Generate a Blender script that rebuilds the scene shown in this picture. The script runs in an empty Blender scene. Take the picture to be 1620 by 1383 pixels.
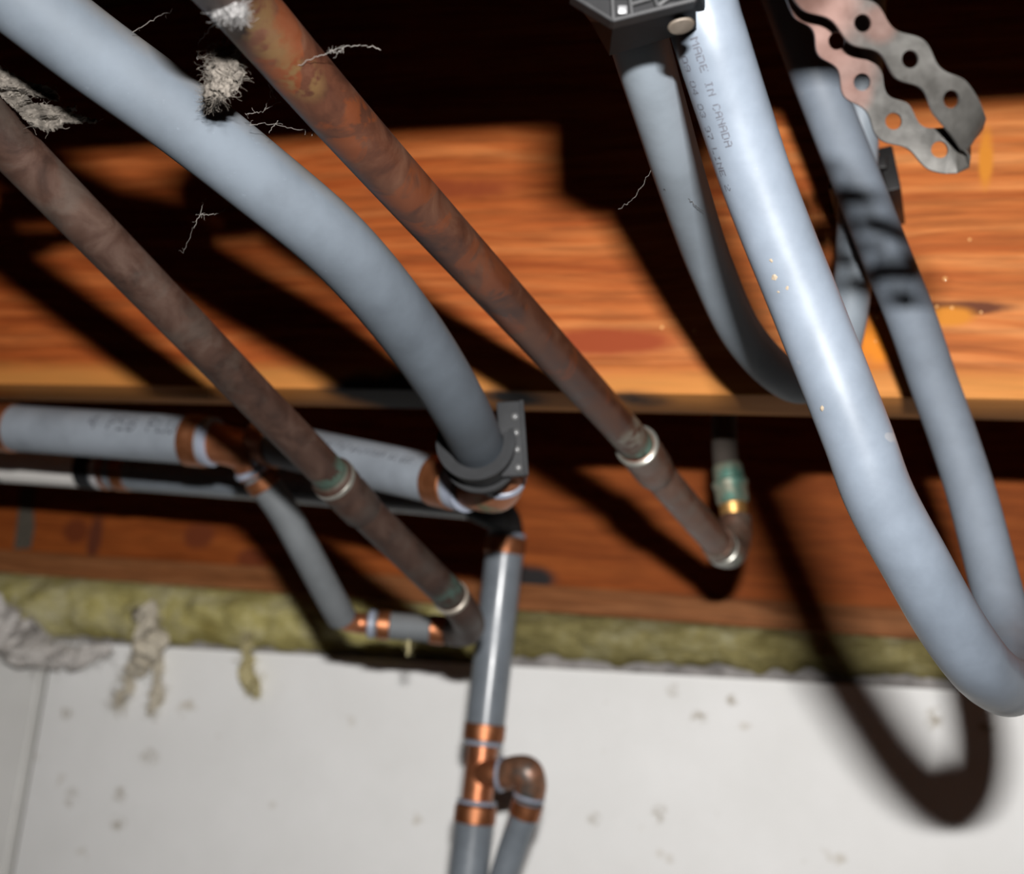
import bpy, bmesh, math, random
from mathutils import Vector, Matrix, noise as mnoise

# ---------------------------------------------------------------- camera, light, exposure
SC = bpy.context.scene
COL = SC.collection
F = 2110.0                                   # focal length in pixels of the 1620 x 1383 frame
CAM = Vector((0.0, 0.0, 1.70))               # eye height above the floor
# rows: world X (along the joists), Y (towards the back wall), Z (up) in camera axes (right, down, forward)
RX = Vector((0.94288313, 0.02565775, -0.33213413))
RY = Vector((0.31697161, 0.23759278, 0.91819315))
RZ = Vector((0.10247145, -0.97102593, 0.21588945))


def c2w(v):
    return Vector((RX.dot(v), RY.dot(v), RZ.dot(v)))


def W(x, y, d):
    """point at frame position x, y and distance d in front of the camera"""
    return CAM + c2w(Vector(((x - 810.0) / F, (y - 691.5) / F, 1.0))) * d


def WY(x, y, Y):
    r = c2w(Vector(((x - 810.0) / F, (y - 691.5) / F, 1.0)))
    return CAM + r * (Y / r.y)


cam_d = bpy.data.cameras.new('camera')
cam = bpy.data.objects.new('camera', cam_d)
COL.objects.link(cam)
right, up, back = c2w(Vector((1, 0, 0))), c2w(Vector((0, -1, 0))), c2w(Vector((0, 0, -1)))
m = Matrix((right, up, back)).transposed().to_4x4()
m.translation = CAM
cam.matrix_world = m
cam_d.sensor_fit = 'HORIZONTAL'
cam_d.sensor_width = 36.0
cam_d.lens = 36.0 * F / 1620.0
cam_d.clip_start = 0.01
cam_d.clip_end = 50
cam_d.dof.use_dof = True
cam_d.dof.focus_distance = 0.385
cam_d.dof.aperture_fstop = 12.0
SC.camera = cam

world = bpy.data.worlds.new('world')
SC.world = world
world.use_nodes = True
bg = world.node_tree.nodes.get('Background') or world.node_tree.nodes.new('ShaderNodeBackground')
bg.inputs[0].default_value = (1.0, 0.68, 0.55, 1)
bg.inputs[1].default_value = 0.012

fl = bpy.data.lights.new('camera_flash', 'AREA')    # the pop-up flash over the lens, a wide low lamp
fl.shape = 'RECTANGLE'
fl.size = 0.026
fl.size_y = 0.008
fl.energy = 10.5
fl.color = (1.0, 0.985, 0.97)
flash = bpy.data.objects.new('camera_flash', fl)
COL.objects.link(flash)
fm_ = m.copy()
fm_.translation = CAM + c2w(Vector((0.014, -0.080, -0.04)))
flash.matrix_world = fm_

vs = SC.view_settings
vs.view_transform = 'Standard'
vs.look = 'None'
vs.exposure = 0.0
vs.gamma = 1.0
vs.use_curve_mapping = False

# ---------------------------------------------------------------- materials
def _sock(nt, v):
    return v


class NT:
    """tiny node-graph helper"""
    def __init__(s, name):
        s.m = bpy.data.materials.new(name)
        s.m.use_nodes = True
        s.t = s.m.node_tree
        s.t.nodes.clear()
        s.out = s.t.nodes.new('ShaderNodeOutputMaterial')
        s.b = s.t.nodes.new('ShaderNodeBsdfPrincipled')
        s.t.links.new(s.b.outputs[0], s.out.inputs[0])

    def n(s, kind, **kw):
        nd = s.t.nodes.new(kind)
        for k, v in kw.items():
            setattr(nd, k, v)
        return nd

    def set(s, sock, v):
        if hasattr(v, 'is_linked'):
            s.t.links.new(v, sock)
        else:
            if sock.type == 'RGBA' and not hasattr(v, '__len__'):
                v = (v, v, v, 1)
            if sock.type == 'RGBA' and len(v) == 3:
                v = (*v, 1)
            sock.default_value = v

    def coord(s, kind='Object', scale=(1, 1, 1), rot=(0, 0, 0), loc=(0, 0, 0)):
        if kind == 'World':
            o = s.n('ShaderNodeNewGeometry').outputs['Position']
        else:
            o = s.n('ShaderNodeTexCoord').outputs[kind]
        mp = s.n('ShaderNodeMapping')
        mp.inputs['Scale'].default_value = scale
        mp.inputs['Rotation'].default_value = rot
        mp.inputs['Location'].default_value = loc
        s.t.links.new(o, mp.inputs[0])
        return mp.outputs[0]

    def noise(s, vec, scale=5, detail=4, rough=0.55, dist=0.0):
        nd = s.n('ShaderNodeTexNoise')
        s.t.links.new(vec, nd.inputs['Vector'])
        nd.inputs['Scale'].default_value = scale
        nd.inputs['Detail'].default_value = detail
        nd.inputs['Roughness'].default_value = rough
        nd.inputs['Distortion'].default_value = dist
        return nd.outputs['Fac']

    def ramp(s, fac, *stops, interp='LINEAR'):
        nd = s.n('ShaderNodeValToRGB')
        nd.color_ramp.interpolation = interp
        el = nd.color_ramp.elements
        while len(el) < len(stops):
            el.new(0.5)
        for e, (p, c) in zip(el, stops):
            e.position = p
            if not hasattr(c, '__len__'):
                c = (c, c, c)
            e.color = (*c, 1)
        s.t.links.new(fac, nd.inputs[0])
        return nd.outputs[0]

    def mix(s, fac, a, b, blend='MIX'):
        nd = s.n('ShaderNodeMix', data_type='RGBA', blend_type=blend)
        s.set(nd.inputs[0], fac)
        s.set(nd.inputs[6], a)
        s.set(nd.inputs[7], b)
        return nd.outputs[2]

    def math(s, op, a, b=0.0, clamp=False):
        nd = s.n('ShaderNodeMath', operation=op, use_clamp=clamp)
        s.set(nd.inputs[0], a)
        s.set(nd.inputs[1], b)
        return nd.outputs[0]

    def bump(s, h, strength=0.3, dist=0.001):
        nd = s.n('ShaderNodeBump')
        nd.inputs['Strength'].default_value = strength
        nd.inputs['Distance'].default_value = dist
        s.t.links.new(h, nd.inputs['Height'])
        s.t.links.new(nd.outputs[0], s.b.inputs['Normal'])

    def done(s, color, rough=0.5, metal=0.0, spec=0.5, **kw):
        s.set(s.b.inputs['Base Color'], color)
        s.set(s.b.inputs['Roughness'], rough)
        s.set(s.b.inputs['Metallic'], metal)
        s.set(s.b.inputs['Specular IOR Level'], spec)
        for k, v in kw.items():
            s.set(s.b.inputs[k], v)
        return s.m

    def blob(s, pos, p, rad, soft=0.5, stretch=(1, 1, 1)):
        """soft mask of a stain round a world point"""
        sub = s.n('ShaderNodeVectorMath', operation='SUBTRACT')
        s.t.links.new(pos, sub.inputs[0])
        sub.inputs[1].default_value = p
        mul = s.n('ShaderNodeVectorMath', operation='MULTIPLY')
        s.t.links.new(sub.outputs[0], mul.inputs[0])
        mul.inputs[1].default_value = stretch
        ln = s.n('ShaderNodeVectorMath', operation='LENGTH')
        s.t.links.new(mul.outputs[0], ln.inputs[0])
        mr = s.n('ShaderNodeMapRange', interpolation_type='SMOOTHSTEP')
        s.t.links.new(ln.outputs['Value'], mr.inputs[0])
        mr.inputs[1].default_value = rad * (1 - soft)
        mr.inputs[2].default_value = rad * (1 + soft)
        mr.inputs[3].default_value = 1
        mr.inputs[4].default_value = 0
        return mr.outputs[0]


def mat_wood(name, dark, mid, light, stains=(), resin=False, pale_edge=None, rough=0.5, red_end=None):
    n = NT(name)
    v = n.coord('World', (0.9, 9, 24))
    warp = n.noise(n.coord('World', (3, 3, 6)), 1.6, 2)
    v2 = n.n('ShaderNodeVectorMath', operation='ADD')
    n.t.links.new(v, v2.inputs[0])
    cx = n.n('ShaderNodeCombineXYZ')
    n.t.links.new(n.math('MULTIPLY', warp, 0.9), cx.inputs[2])
    n.t.links.new(cx.outputs[0], v2.inputs[1])
    g1 = n.noise(v2.outputs[0], 5.0, 5, 0.62)
    g2 = n.noise(n.coord('World', (5, 40, 75)), 5.0, 3, 0.6)
    col = n.ramp(g1, (0.30, dark), (0.5, mid), (0.70, light))
    col = n.mix(0.6, col, n.ramp(g2, (0.35, 0.55), (0.6, 1.1)), 'MULTIPLY')
    pos = n.n('ShaderNodeNewGeometry').outputs['Position']
    if red_end:                                  # darker and redder towards one end of the board
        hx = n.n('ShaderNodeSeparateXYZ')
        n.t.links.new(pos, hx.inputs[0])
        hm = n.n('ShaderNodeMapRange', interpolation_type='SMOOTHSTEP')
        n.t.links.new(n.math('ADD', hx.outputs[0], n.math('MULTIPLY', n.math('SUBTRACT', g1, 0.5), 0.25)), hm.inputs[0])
        hm.inputs[1].default_value = red_end[0]
        hm.inputs[2].default_value = red_end[1]
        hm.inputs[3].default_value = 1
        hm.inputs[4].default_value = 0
        col = n.mix(hm.outputs[0], col, n.mix(1.0, col, red_end[2], 'MULTIPLY'))
    if pale_edge:
        z0, z1, pc = pale_edge
        sx = n.n('ShaderNodeSeparateXYZ')
        n.t.links.new(pos, sx.inputs[0])
        zz = n.math('ADD', sx.outputs[2], n.math('MULTIPLY', n.math('SUBTRACT', g1, 0.5), 0.02))
        mr = n.n('ShaderNodeMapRange', interpolation_type='SMOOTHSTEP')
        n.t.links.new(zz, mr.inputs[0])
        mr.inputs[1].default_value = z0
        mr.inputs[2].default_value = z1
        mr.inputs[3].default_value = 0.55
        mr.inputs[4].default_value = 0
        col = n.mix(mr.outputs[0], col, pc)
    if resin:
        rn = n.noise(n.coord('World', (30, 30, 55)), 1.0, 3, 0.5)
        rm = n.ramp(rn, (0.60, 0.0), (0.66, 1.0))
        col = n.mix(n.math('MULTIPLY', rm, 0.6), col, (0.36, 0.13, 0.014))
    jit = n.noise(n.coord('World', (1, 1, 1)), 45, 5, 0.65)
    for p, rad, soft, st, c in stains:
        mk = n.blob(pos, p, rad, soft, st)
        k = n.math('MULTIPLY', mk, n.math('MULTIPLY', jit, 2.8), True)
        col = n.mix(k, col, c)
    n.bump(g2, 0.25, 0.0006)
    return n.done(col, 0.7, 0, 0.12)


def mat_pipe(name, base, rough=0.38, spec=0.5, dust=0.4, dusty=(0.20, 0.17, 0.14), chips=0.0, matte=None):
    n = NT(name)
    o = n.coord('Object')
    a = n.noise(o, 38, 5, 0.6)
    b = n.noise(o, 320, 3, 0.6)
    c2 = tuple(x * 0.82 for x in base)
    c3 = tuple(x * 1.10 for x in base)
    col = n.ramp(a, (0.3, c2), (0.65, c3))
    geo = n.n('ShaderNodeNewGeometry')
    sx = n.n('ShaderNodeSeparateXYZ')
    n.t.links.new(geo.outputs['Normal'], sx.inputs[0])
    topm = n.ramp(sx.outputs[2], (0.15, 0.0), (0.8, 1.0))          # dust settles on the upper side
    dn = n.ramp(n.noise(o, 60, 5, 0.65), (0.35, 0.25), (0.7, 1.0))
    col = n.mix(n.math('MULTIPLY', n.math('MULTIPLY', topm, dn), dust), col, dusty)
    spk = n.ramp(b, (0.68, 0.0), (0.74, 1.0))
    col = n.mix(n.math('MULTIPLY', spk, 0.3 * dust), col, tuple(x * 1.6 for x in base))
    if chips:
        ck = n.ramp(n.noise(o, 90, 2, 0.5), (0.72, 0.0), (0.75, 1.0))
        col = n.mix(n.math('MULTIPLY', ck, chips), col, (0.35, 0.30, 0.25))
    r = n.ramp(a, (0.3, rough), (0.7, min(1, rough + 0.18)))
    if matte:                                  # a stretch dulled by fine dust
        pos = n.n('ShaderNodeNewGeometry').outputs['Position']
        r = n.mix(n.blob(pos, matte[0], matte[1], 0.25), r, 0.75)
    return n.done(col, r, 0, spec)


def mat_copper(name, dark, mid, light, metal=0.6, rough=0.42, scale=45, patina=None, spots=None, bands=None):
    n = NT(name)
    o = n.coord('Object')
    a = n.noise(o, scale, 6, 0.62, 0.6)
    col = n.ramp(a, (0.32, dark), (0.5, mid), (0.68, light))
    if patina:
        pk = n.ramp(n.noise(n.coord('Object', loc=(3, 1, 7)), scale * 0.7, 5, 0.6), (0.5, 0.0), (0.62, 1.0))
        col = n.mix(n.math('MULTIPLY', pk, patina[0]), col, patina[1])
    if spots:
        pk = n.ramp(n.noise(n.coord('Object', loc=(9, 4, 2)), spots[2], 4, 0.6, 0.8), (0.53, 0.0), (0.58, 1.0))
        col = n.mix(n.math('MULTIPLY', pk, spots[0]), col, spots[1])
    pos = n.n('ShaderNodeNewGeometry').outputs['Position']
    jit = n.noise(n.coord('World'), 160, 4, 0.6)
    for p, rad, soft, c in (bands or ()):
        k = n.math('MULTIPLY', n.blob(pos, p, rad, soft), n.ramp(jit, (0.42, 0.0), (0.54, 1.0)), True)
        col = n.mix(k, col, c)
    rr = n.ramp(a, (0.3, rough), (0.7, min(1, rough + 0.25)))
    return n.done(col, rr, metal, 0.5)


def mat_plain(name, c, rough=0.5, metal=0.0, var=0.15, scale=60, spec=0.5):
    n = NT(name)
    a = n.noise(n.coord('Object'), scale, 4, 0.6)
    col = n.ramp(a, (0.3, tuple(x * (1 - var) for x in c)), (0.7, tuple(x * (1 + var) for x in c)))
    return n.done(col, rough, metal, spec)


SOOT = (0.012, 0.011, 0.012)
M = {}
M['pipe'] = mat_pipe('grey_polybutylene', (0.064, 0.075, 0.088), 0.62, 0.15, 0.9, (0.088, 0.072, 0.056))
M['pipe_clean'] = mat_pipe('grey_polybutylene_clean', (0.092, 0.108, 0.130), 0.30, 0.42, 0.10, chips=0.15, matte=(W(1450, 560, .56), 0.125))
M['pipe_back'] = mat_pipe('grey_polybutylene_dusty', (0.130, 0.150, 0.170), 0.5, 0.3, 0.2)
M['pipe_far'] = mat_pipe('grey_polybutylene_main', (0.120, 0.136, 0.153), 0.24, 0.6, 0.15)
M['pipe_main'] = mat_pipe('grey_polybutylene_joist', (0.160, 0.178, 0.200), 0.5, 0.3, 0.15)
M['pipe_dull'] = mat_pipe('grey_polybutylene_dull', (0.100, 0.107, 0.112), 0.55, 0.3, 0.3)
M['copper_ring'] = mat_copper('copper_crimp_ring', (0.19, 0.066, 0.026), (0.27, 0.098, 0.040), (0.35, 0.14, 0.065), 0.8, 0.27, 60)
M['copper_fit'] = mat_copper('copper_fitting', (0.24, 0.08, 0.036), (0.37, 0.135, 0.06), (0.45, 0.19, 0.095), 0.8, 0.26, 50,
                             patina=(0.35, (0.16, 0.15, 0.11)))
M['insul'] = None


# ---------------------------------------------------------------- mesh helpers
def catmull(pts, per=10):
    P = [Vector(p) for p in pts]
    if len(P) == 2:
        return [P[0].lerp(P[1], i / per) for i in range(per + 1)]
    P = [P[0] * 2 - P[1]] + P + [P[-1] * 2 - P[-2]]
    out = []
    for i in range(1, len(P) - 2):
        p0, p1, p2, p3 = P[i - 1:i + 3]
        t0 = 0.0
        t1 = t0 + max(1e-6, (p1 - p0).length) ** 0.5
        t2 = t1 + max(1e-6, (p2 - p1).length) ** 0.5
        t3 = t2 + max(1e-6, (p3 - p2).length) ** 0.5
        for k in range(per):
            t = t1 + (t2 - t1) * k / per
            a1 = p0 * ((t1 - t) / (t1 - t0)) + p1 * ((t - t0) / (t1 - t0))
            a2 = p1 * ((t2 - t) / (t2 - t1)) + p2 * ((t - t1) / (t2 - t1))
            a3 = p2 * ((t3 - t) / (t3 - t2)) + p3 * ((t - t2) / (t3 - t2))
            b1 = a1 * ((t2 - t) / (t2 - t0)) + a2 * ((t - t0) / (t2 - t0))
            b2 = a2 * ((t3 - t) / (t3 - t1)) + a3 * ((t - t1) / (t3 - t1))
            out.append(b1 * ((t2 - t) / (t2 - t1)) + b2 * ((t - t1) / (t2 - t1)))
    out.append(P[-2].copy())
    return out


def frames(path):
    """parallel-transport frames"""
    T = []
    for i in range(len(path)):
        a = path[max(0, i - 1)]
        b = path[min(len(path) - 1, i + 1)]
        T.append((b - a).normalized())
    n = T[0].orthogonal().normalized()
    out = []
    for i, t in enumerate(T):
        n = (n - t * n.dot(t)).normalized()
        out.append((t, n, t.cross(n)))
    return out


def add_tube(bm, path, r, seg=28, caps=True):
    fr = frames(path)
    rings = []
    for i, (p, (t, n, b)) in enumerate(zip(path, fr)):
        rr = r[i] if hasattr(r, '__len__') else r
        rings.append([bm.verts.new(p + (n * math.cos(2 * math.pi * k / seg) + b * math.sin(2 * math.pi * k / seg)) * rr) for k in range(seg)])
    for a, b in zip(rings, rings[1:]):
        for k in range(seg):
            bm.faces.new((a[k], a[(k + 1) % seg], b[(k + 1) % seg], b[k]))
    if caps:
        bm.faces.new(rings[0][::-1])
        bm.faces.new(rings[-1])


def add_lathe(bm, p0, axis, prof, seg=32):
    """prof: (distance along axis, radius); closed solid of revolution"""
    axis = axis.normalized()
    n = axis.orthogonal().normalized()
    b = axis.cross(n)
    rings = []
    for s, r in prof:
        if r <= 1e-7:
            rings.append([bm.verts.new(p0 + axis * s)])
        else:
            rings.append([bm.verts.new(p0 + axis * s + (n * math.cos(2 * math.pi * k / seg) + b * math.sin(2 * math.pi * k / seg)) * r) for k in range(seg)])
    for a, c in zip(rings, rings[1:]):
        for k in range(seg):
            k2 = (k + 1) % seg
            if len(a) == 1:
                bm.faces.new((a[0], c[k2], c[k]))
            elif len(c) == 1:
                bm.faces.new((a[k], a[k2], c[0]))
            else:
                bm.faces.new((a[k], a[k2], c[k2], c[k]))
    if len(rings[0]) > 1:
        bm.faces.new(rings[0][::-1])
    if len(rings[-1]) > 1:
        bm.faces.new(rings[-1])


def add_box(bm, x0, x1, y0, y1, z0, z1, mtx=None, bev=0.0):
    vs_ = [Vector((x, y, z)) for x in (x0, x1) for y in (y0, y1) for z in (z0, z1)]
    if mtx:
        vs_ = [mtx @ v for v in vs_]
    v = [bm.verts.new(p) for p in vs_]
    fs = [(0, 1, 3, 2), (4, 6, 7, 5), (0, 4, 5, 1), (2, 3, 7, 6), (0, 2, 6, 4), (1, 5, 7, 3)]
    faces = [bm.faces.new([v[i] for i in f]) for f in fs]
    if bev:
        es = list({e for f in faces for e in f.edges})
        bmesh.ops.bevel(bm, geom=es, offset=bev, segments=2, affect='EDGES', profile=0.6)


def obj(name, bm, mat, parent=None, smooth=True, angle=40):
    bmesh.ops.recalc_face_normals(bm, faces=bm.faces)
    me = bpy.data.meshes.new(name)
    bm.to_mesh(me)
    bm.free()
    lo = Vector((1e9,) * 3)
    hi = Vector((-1e9,) * 3)
    for v in me.vertices:
        for i in range(3):
            lo[i] = min(lo[i], v.co[i])
            hi[i] = max(hi[i], v.co[i])
    c = (lo + hi) / 2
    me.transform(Matrix.Translation(-c))
    if mat:
        me.materials.append(mat)
    if smooth:
        me.shade_smooth()
        try:
            me.set_sharp_from_angle(angle=math.radians(angle))
        except Exception:
            pass
    o = bpy.data.objects.new(name, me)
    COL.objects.link(o)
    if parent is not None:
        o.parent = parent
        w = parent.location.copy()
        if parent.parent is not None:
            w += parent.parent.location
        o.location = c - w
    else:
        o.location = c
    return o


def tag(o, label, cat=None, group=None, kind=None):
    if label:
        o['label'] = label
    if cat:
        o['category'] = cat
    if group:
        o['group'] = group
    if kind:
        o['kind'] = kind
    return o


def thing(name, loc, label, cat, group=None):
    o = bpy.data.objects.new(name, None)
    o.empty_display_size = 0.02
    COL.objects.link(o)
    o.location = loc
    return tag(o, label, cat, group)


def tube(name, pts, r, mat, parent=None, per=10, seg=28):
    path = catmull(pts, per)
    bm = bmesh.new()
    add_tube(bm, path, r, seg)
    return obj(name, bm, mat, parent), path


def ring(name, p0, p1, r, mat, parent, bev=0.0007, bulge=0.0):
    """crimp ring / collar from p0 to p1"""
    L = (p1 - p0).length
    bm = bmesh.new()
    add_lathe(bm, p0, p1 - p0, [(0, r - bev * 1.4), (bev, r), (L / 2, r + bulge), (L - bev, r), (L, r - bev * 1.4)])
    return obj(name, bm, mat, parent, angle=50)


def lathe(name, p0, p1, prof, mat, parent, seg=32):
    """prof in fractions of |p1-p0|"""
    L = (p1 - p0).length
    bm = bmesh.new()
    add_lathe(bm, p0, p1 - p0, [(s * L, r) for s, r in prof], seg)
    return obj(name, bm, mat, parent, angle=45)


# ---------------------------------------------------------------- the setting
zc = CAM.z
HB = zc + 0.162                               # underside of the floor joists
XL, XR = -2.2, 1.5

bm = bmesh.new()
add_box(bm, XL, XR, -1.2, 1.14, HB + 0.235, HB + 0.254)
tag(obj('ceiling', bm, mat_wood('subfloor_wood', (0.10, 0.05, 0.02), (0.16, 0.08, 0.03), (0.22, 0.11, 0.05)), None, False), 'subfloor boards above the joists', None, None, 'structure')

bm = bmesh.new()
add_box(bm, XL, XR, -1.2, 1.14, -0.1, 0.0)
fm = NT('concrete_floor')
tag(obj('floor', bm, fm.done(fm.ramp(fm.noise(fm.coord('World'), 6, 6), (0.3, (0.12, 0.115, 0.105)), (0.7, (0.2, 0.19, 0.175))), 0.85), None, False), 'bare concrete basement floor', None, None, 'structure')


def joist(name, y0, label, mat, z0=HB, th=0.038):
    b = bmesh.new()
    add_box(b, XL, XR, y0, y0 + th, z0, HB + 0.235, bev=0.002)
    return tag(obj(name, b, mat, None, True, 30), label, 'joist')


YJ = 0.593
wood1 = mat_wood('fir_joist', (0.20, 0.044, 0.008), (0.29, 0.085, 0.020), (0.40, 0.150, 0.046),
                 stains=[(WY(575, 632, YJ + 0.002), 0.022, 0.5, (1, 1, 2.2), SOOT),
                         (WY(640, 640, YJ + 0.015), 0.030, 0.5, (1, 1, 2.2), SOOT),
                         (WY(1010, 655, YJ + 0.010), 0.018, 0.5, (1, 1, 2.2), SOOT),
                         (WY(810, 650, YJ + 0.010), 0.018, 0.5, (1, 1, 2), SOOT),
                         (WY(1470, 490, YJ), 0.020, 0.6, (1, 1, 6), (0.07, 0.022, 0.010)),
                         (WY(1530, 487, YJ), 0.016, 0.6, (1, 1, 6), (0.08, 0.024, 0.010)),
                         (WY(1560, 250, YJ), 0.006, 0.6, (2.2, 1, 0.5), (0.36, 0.13, 0.014)),
                         (WY(1500, 500, YJ), 0.006, 0.8, (0.7, 1, 1.6), (0.36, 0.13, 0.014)),
                         (WY(1390, 540, YJ), 0.007, 0.8, (1, 1, 0.7), (0.42, 0.13, 0.008)),
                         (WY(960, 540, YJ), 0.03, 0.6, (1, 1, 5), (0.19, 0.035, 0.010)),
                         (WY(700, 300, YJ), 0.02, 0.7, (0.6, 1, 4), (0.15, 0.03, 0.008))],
                 red_end=(-0.42, 0.02, (0.80, 0.62, 0.52)), pale_edge=(HB + 0.004, HB + 0.016, (0.42, 0.19, 0.045)))
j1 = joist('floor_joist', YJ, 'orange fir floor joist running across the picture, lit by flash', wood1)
wood0 = mat_wood('fir_joist_near', (0.12, 0.04, 0.012), (0.22, 0.08, 0.022), (0.30, 0.12, 0.04))
joist('floor_joist', YJ - 0.4064 - 0.0175, 'floor joist nearest the camera, above the top of the picture', wood0)
wood2 = mat_wood('fir_rim', (0.17, 0.037, 0.007), (0.26, 0.062, 0.012), (0.33, 0.088, 0.018),
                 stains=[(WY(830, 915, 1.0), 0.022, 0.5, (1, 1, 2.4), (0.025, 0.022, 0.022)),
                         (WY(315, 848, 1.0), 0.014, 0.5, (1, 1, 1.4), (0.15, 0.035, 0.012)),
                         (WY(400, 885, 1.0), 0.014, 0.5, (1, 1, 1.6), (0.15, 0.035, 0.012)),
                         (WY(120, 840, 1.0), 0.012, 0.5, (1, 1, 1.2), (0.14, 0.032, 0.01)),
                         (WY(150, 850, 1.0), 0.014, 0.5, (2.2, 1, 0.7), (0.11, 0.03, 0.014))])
YR = 1.0
ZL = zc + 0.1155                              # lower edge of the rim board
rim = joist('rim_joist', YR, 'red-brown rim board behind the pipes, above the white wall', wood2, ZL)
# a smear of grey mortar on the rim board
b = bmesh.new()
p = [WY(x, y, YR - 0.0008) for x, y in ((32, 770), (56, 772), (52, 800), (54, 835), (48, 868), (22, 869), (26, 835), (30, 800))]
q = [v + Vector((0, 0.001, 0)) for v in p]
va = [b.verts.new(v) for v in p]
vb = [b.verts.new(v) for v in q]
b.faces.new(va)
b.faces.new(vb[::-1])
for i in range(len(va)):
    b.faces.new((va[i], vb[i], vb[(i + 1) % len(va)], va[(i + 1) % len(va)]))
tag(obj('mortar_smear', b, mat_plain('mortar', (0.075, 0.062, 0.045), 0.9, 0, 0.3, 200), rim, False), 'grey vertical smear of mortar')

# sill strip under the rim board
b = bmesh.new()
add_box(b, XL, XR, YR - 0.006, YR + 0.060, zc + 0.0945, ZL, bev=0.0018)
tag(obj('trim_1', b, mat_wood('sill_wood', (0.15, 0.050, 0.016), (0.23, 0.085, 0.030), (0.30, 0.125, 0.05)), None, True, 30), 'narrow wooden sill strip below the rim board', None, None, 'structure')
# foundation ledge showing as a grey strip over the wall boards
b = bmesh.new()
add_box(b, XL, XR, YR + 0.004, YR + 0.10, zc + 0.02, zc + 0.0715, bev=0.003)
cm = NT('foundation_concrete')
tag(obj('trim_2', b, cm.done(cm.ramp(cm.noise(cm.coord('World'), 60, 6), (0.3, (0.13, 0.12, 0.115)), (0.7, (0.34, 0.32, 0.31))), 0.9), None, True, 30), 'grey concrete ledge above the white wall board', None, None, 'structure')

# white wall boards, a joint between them
wn = NT('white_wall_board')
wa = wn.noise(wn.coord('World'), 14, 5, 0.6)
wcol = wn.ramp(wa, (0.3, (0.79, 0.785, 0.765)), (0.7, (0.85, 0.845, 0.83)))
spk = wn.ramp(wn.noise(wn.coord('World', (1, 1, 1)), 34, 3, 0.5), (0.70, 0.0), (0.78, 1.0))
wcol = wn.mix(wn.math('MULTIPLY', spk, 0.5), wcol, (0.42, 0.35, 0.24))
wpos = wn.n('ShaderNodeNewGeometry').outputs['Position']
YW = 0.988
wjit = wn.ramp(wn.noise(wn.coord('World'), 170, 4, 0.6), (0.42, 0.0), (0.6, 1.0))
for x, y, r in ((1105, 1135, 0.0045), (1477, 1137, 0.004), (1043, 1288, 0.0035), (1158, 1108, 0.003), (940, 1296, 0.003), (1065, 1092, 0.003),
                (236, 1197, 0.006), (186, 1303, 0.005), (104, 1130, 0.005), (190, 1258, 0.004), (112, 1262, 0.004), (1560, 1152, 0.004)):
    wcol = wn.mix(wn.math('MULTIPLY', wn.math('MULTIPLY', wn.blob(wpos, WY(x, y, YW), r * 1.3, 0.8, (1.0, 1.0, 0.8 + (x % 7) * 0.12)), wjit, True), 0.8), wcol, (0.30, 0.25, 0.17))
wn.bump(wn.noise(wn.coord('World'), 240, 3), 0.15, 0.0008)
M['wall'] = wn.done(wcol, 0.85, 0, 0.2)
wn2 = NT('greyed_wall_board')
M['wall2'] = wn2.done(wn2.ramp(wn2.noise(wn2.coord('World'), 14, 5, 0.6), (0.3, (0.70, 0.69, 0.66)), (0.7, (0.80, 0.79, 0.76))), 0.85, 0, 0.2)
wall = bpy.data.objects.new('wall_back', None)
COL.objects.link(wall)
wall.location = (0, 1.05, 0)
tag(wall, 'white boarded basement wall below the insulation', None, None, 'structure')
XJ = -0.767
_xa, _xb = WY(400, 1030, YW).x, WY(1400, 1085, YW).x


def wall_top(x):
    return 0.0435 + (x - _xa) / (_xb - _xa) * 0.0155


for x0, x1, mt in ((XJ + 0.0042, XR, M['wall']), (XL, XJ - 0.0042, M['wall2'])):
    b = bmesh.new()
    add_box(b, x0, x1, YW, YW + 0.012, 0.0, zc)
    for v in b.verts:
        if v.co.z > 0.5:
            v.co.z = zc + wall_top(v.co.x)
    bmesh.ops.bevel(b, geom=list(b.edges), offset=0.0015, segments=2, affect='EDGES')
    obj('wall_panel', b, mt, wall, True, 30)
b = bmesh.new()
add_box(b, XL, XR, YW + 0.0105, 1.13, 0.0, zc + 0.02)
obj('wall_backing', b, mat_plain('wall_backing_grime', (0.06, 0.05, 0.034), 0.9), wall, False)

# ---------------------------------------------------------------- grey flexible pipe, upper left
A = [W(*p) for p in ((-75, -88, .350), (38, -1, .357), (143, 80, .366), (272, 174, .378), (400, 275, .392), (534, 388, .415),
                     (645, 518, .455), (724, 640, .508), (753, 700, .550), (769, 744, .585))]
A = [A[0] + Vector((-0.16, 0.012, 0.075)), A[0] + Vector((-0.06, 0.002, 0.022))] + A
ta = thing('grey_water_pipe', A[-1], 'thick grey plastic pipe curving down from the upper left corner', 'pipe')
oa, pa = tube('tube', A, 0.0111, M['pipe'], ta, 14, 36)

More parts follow.
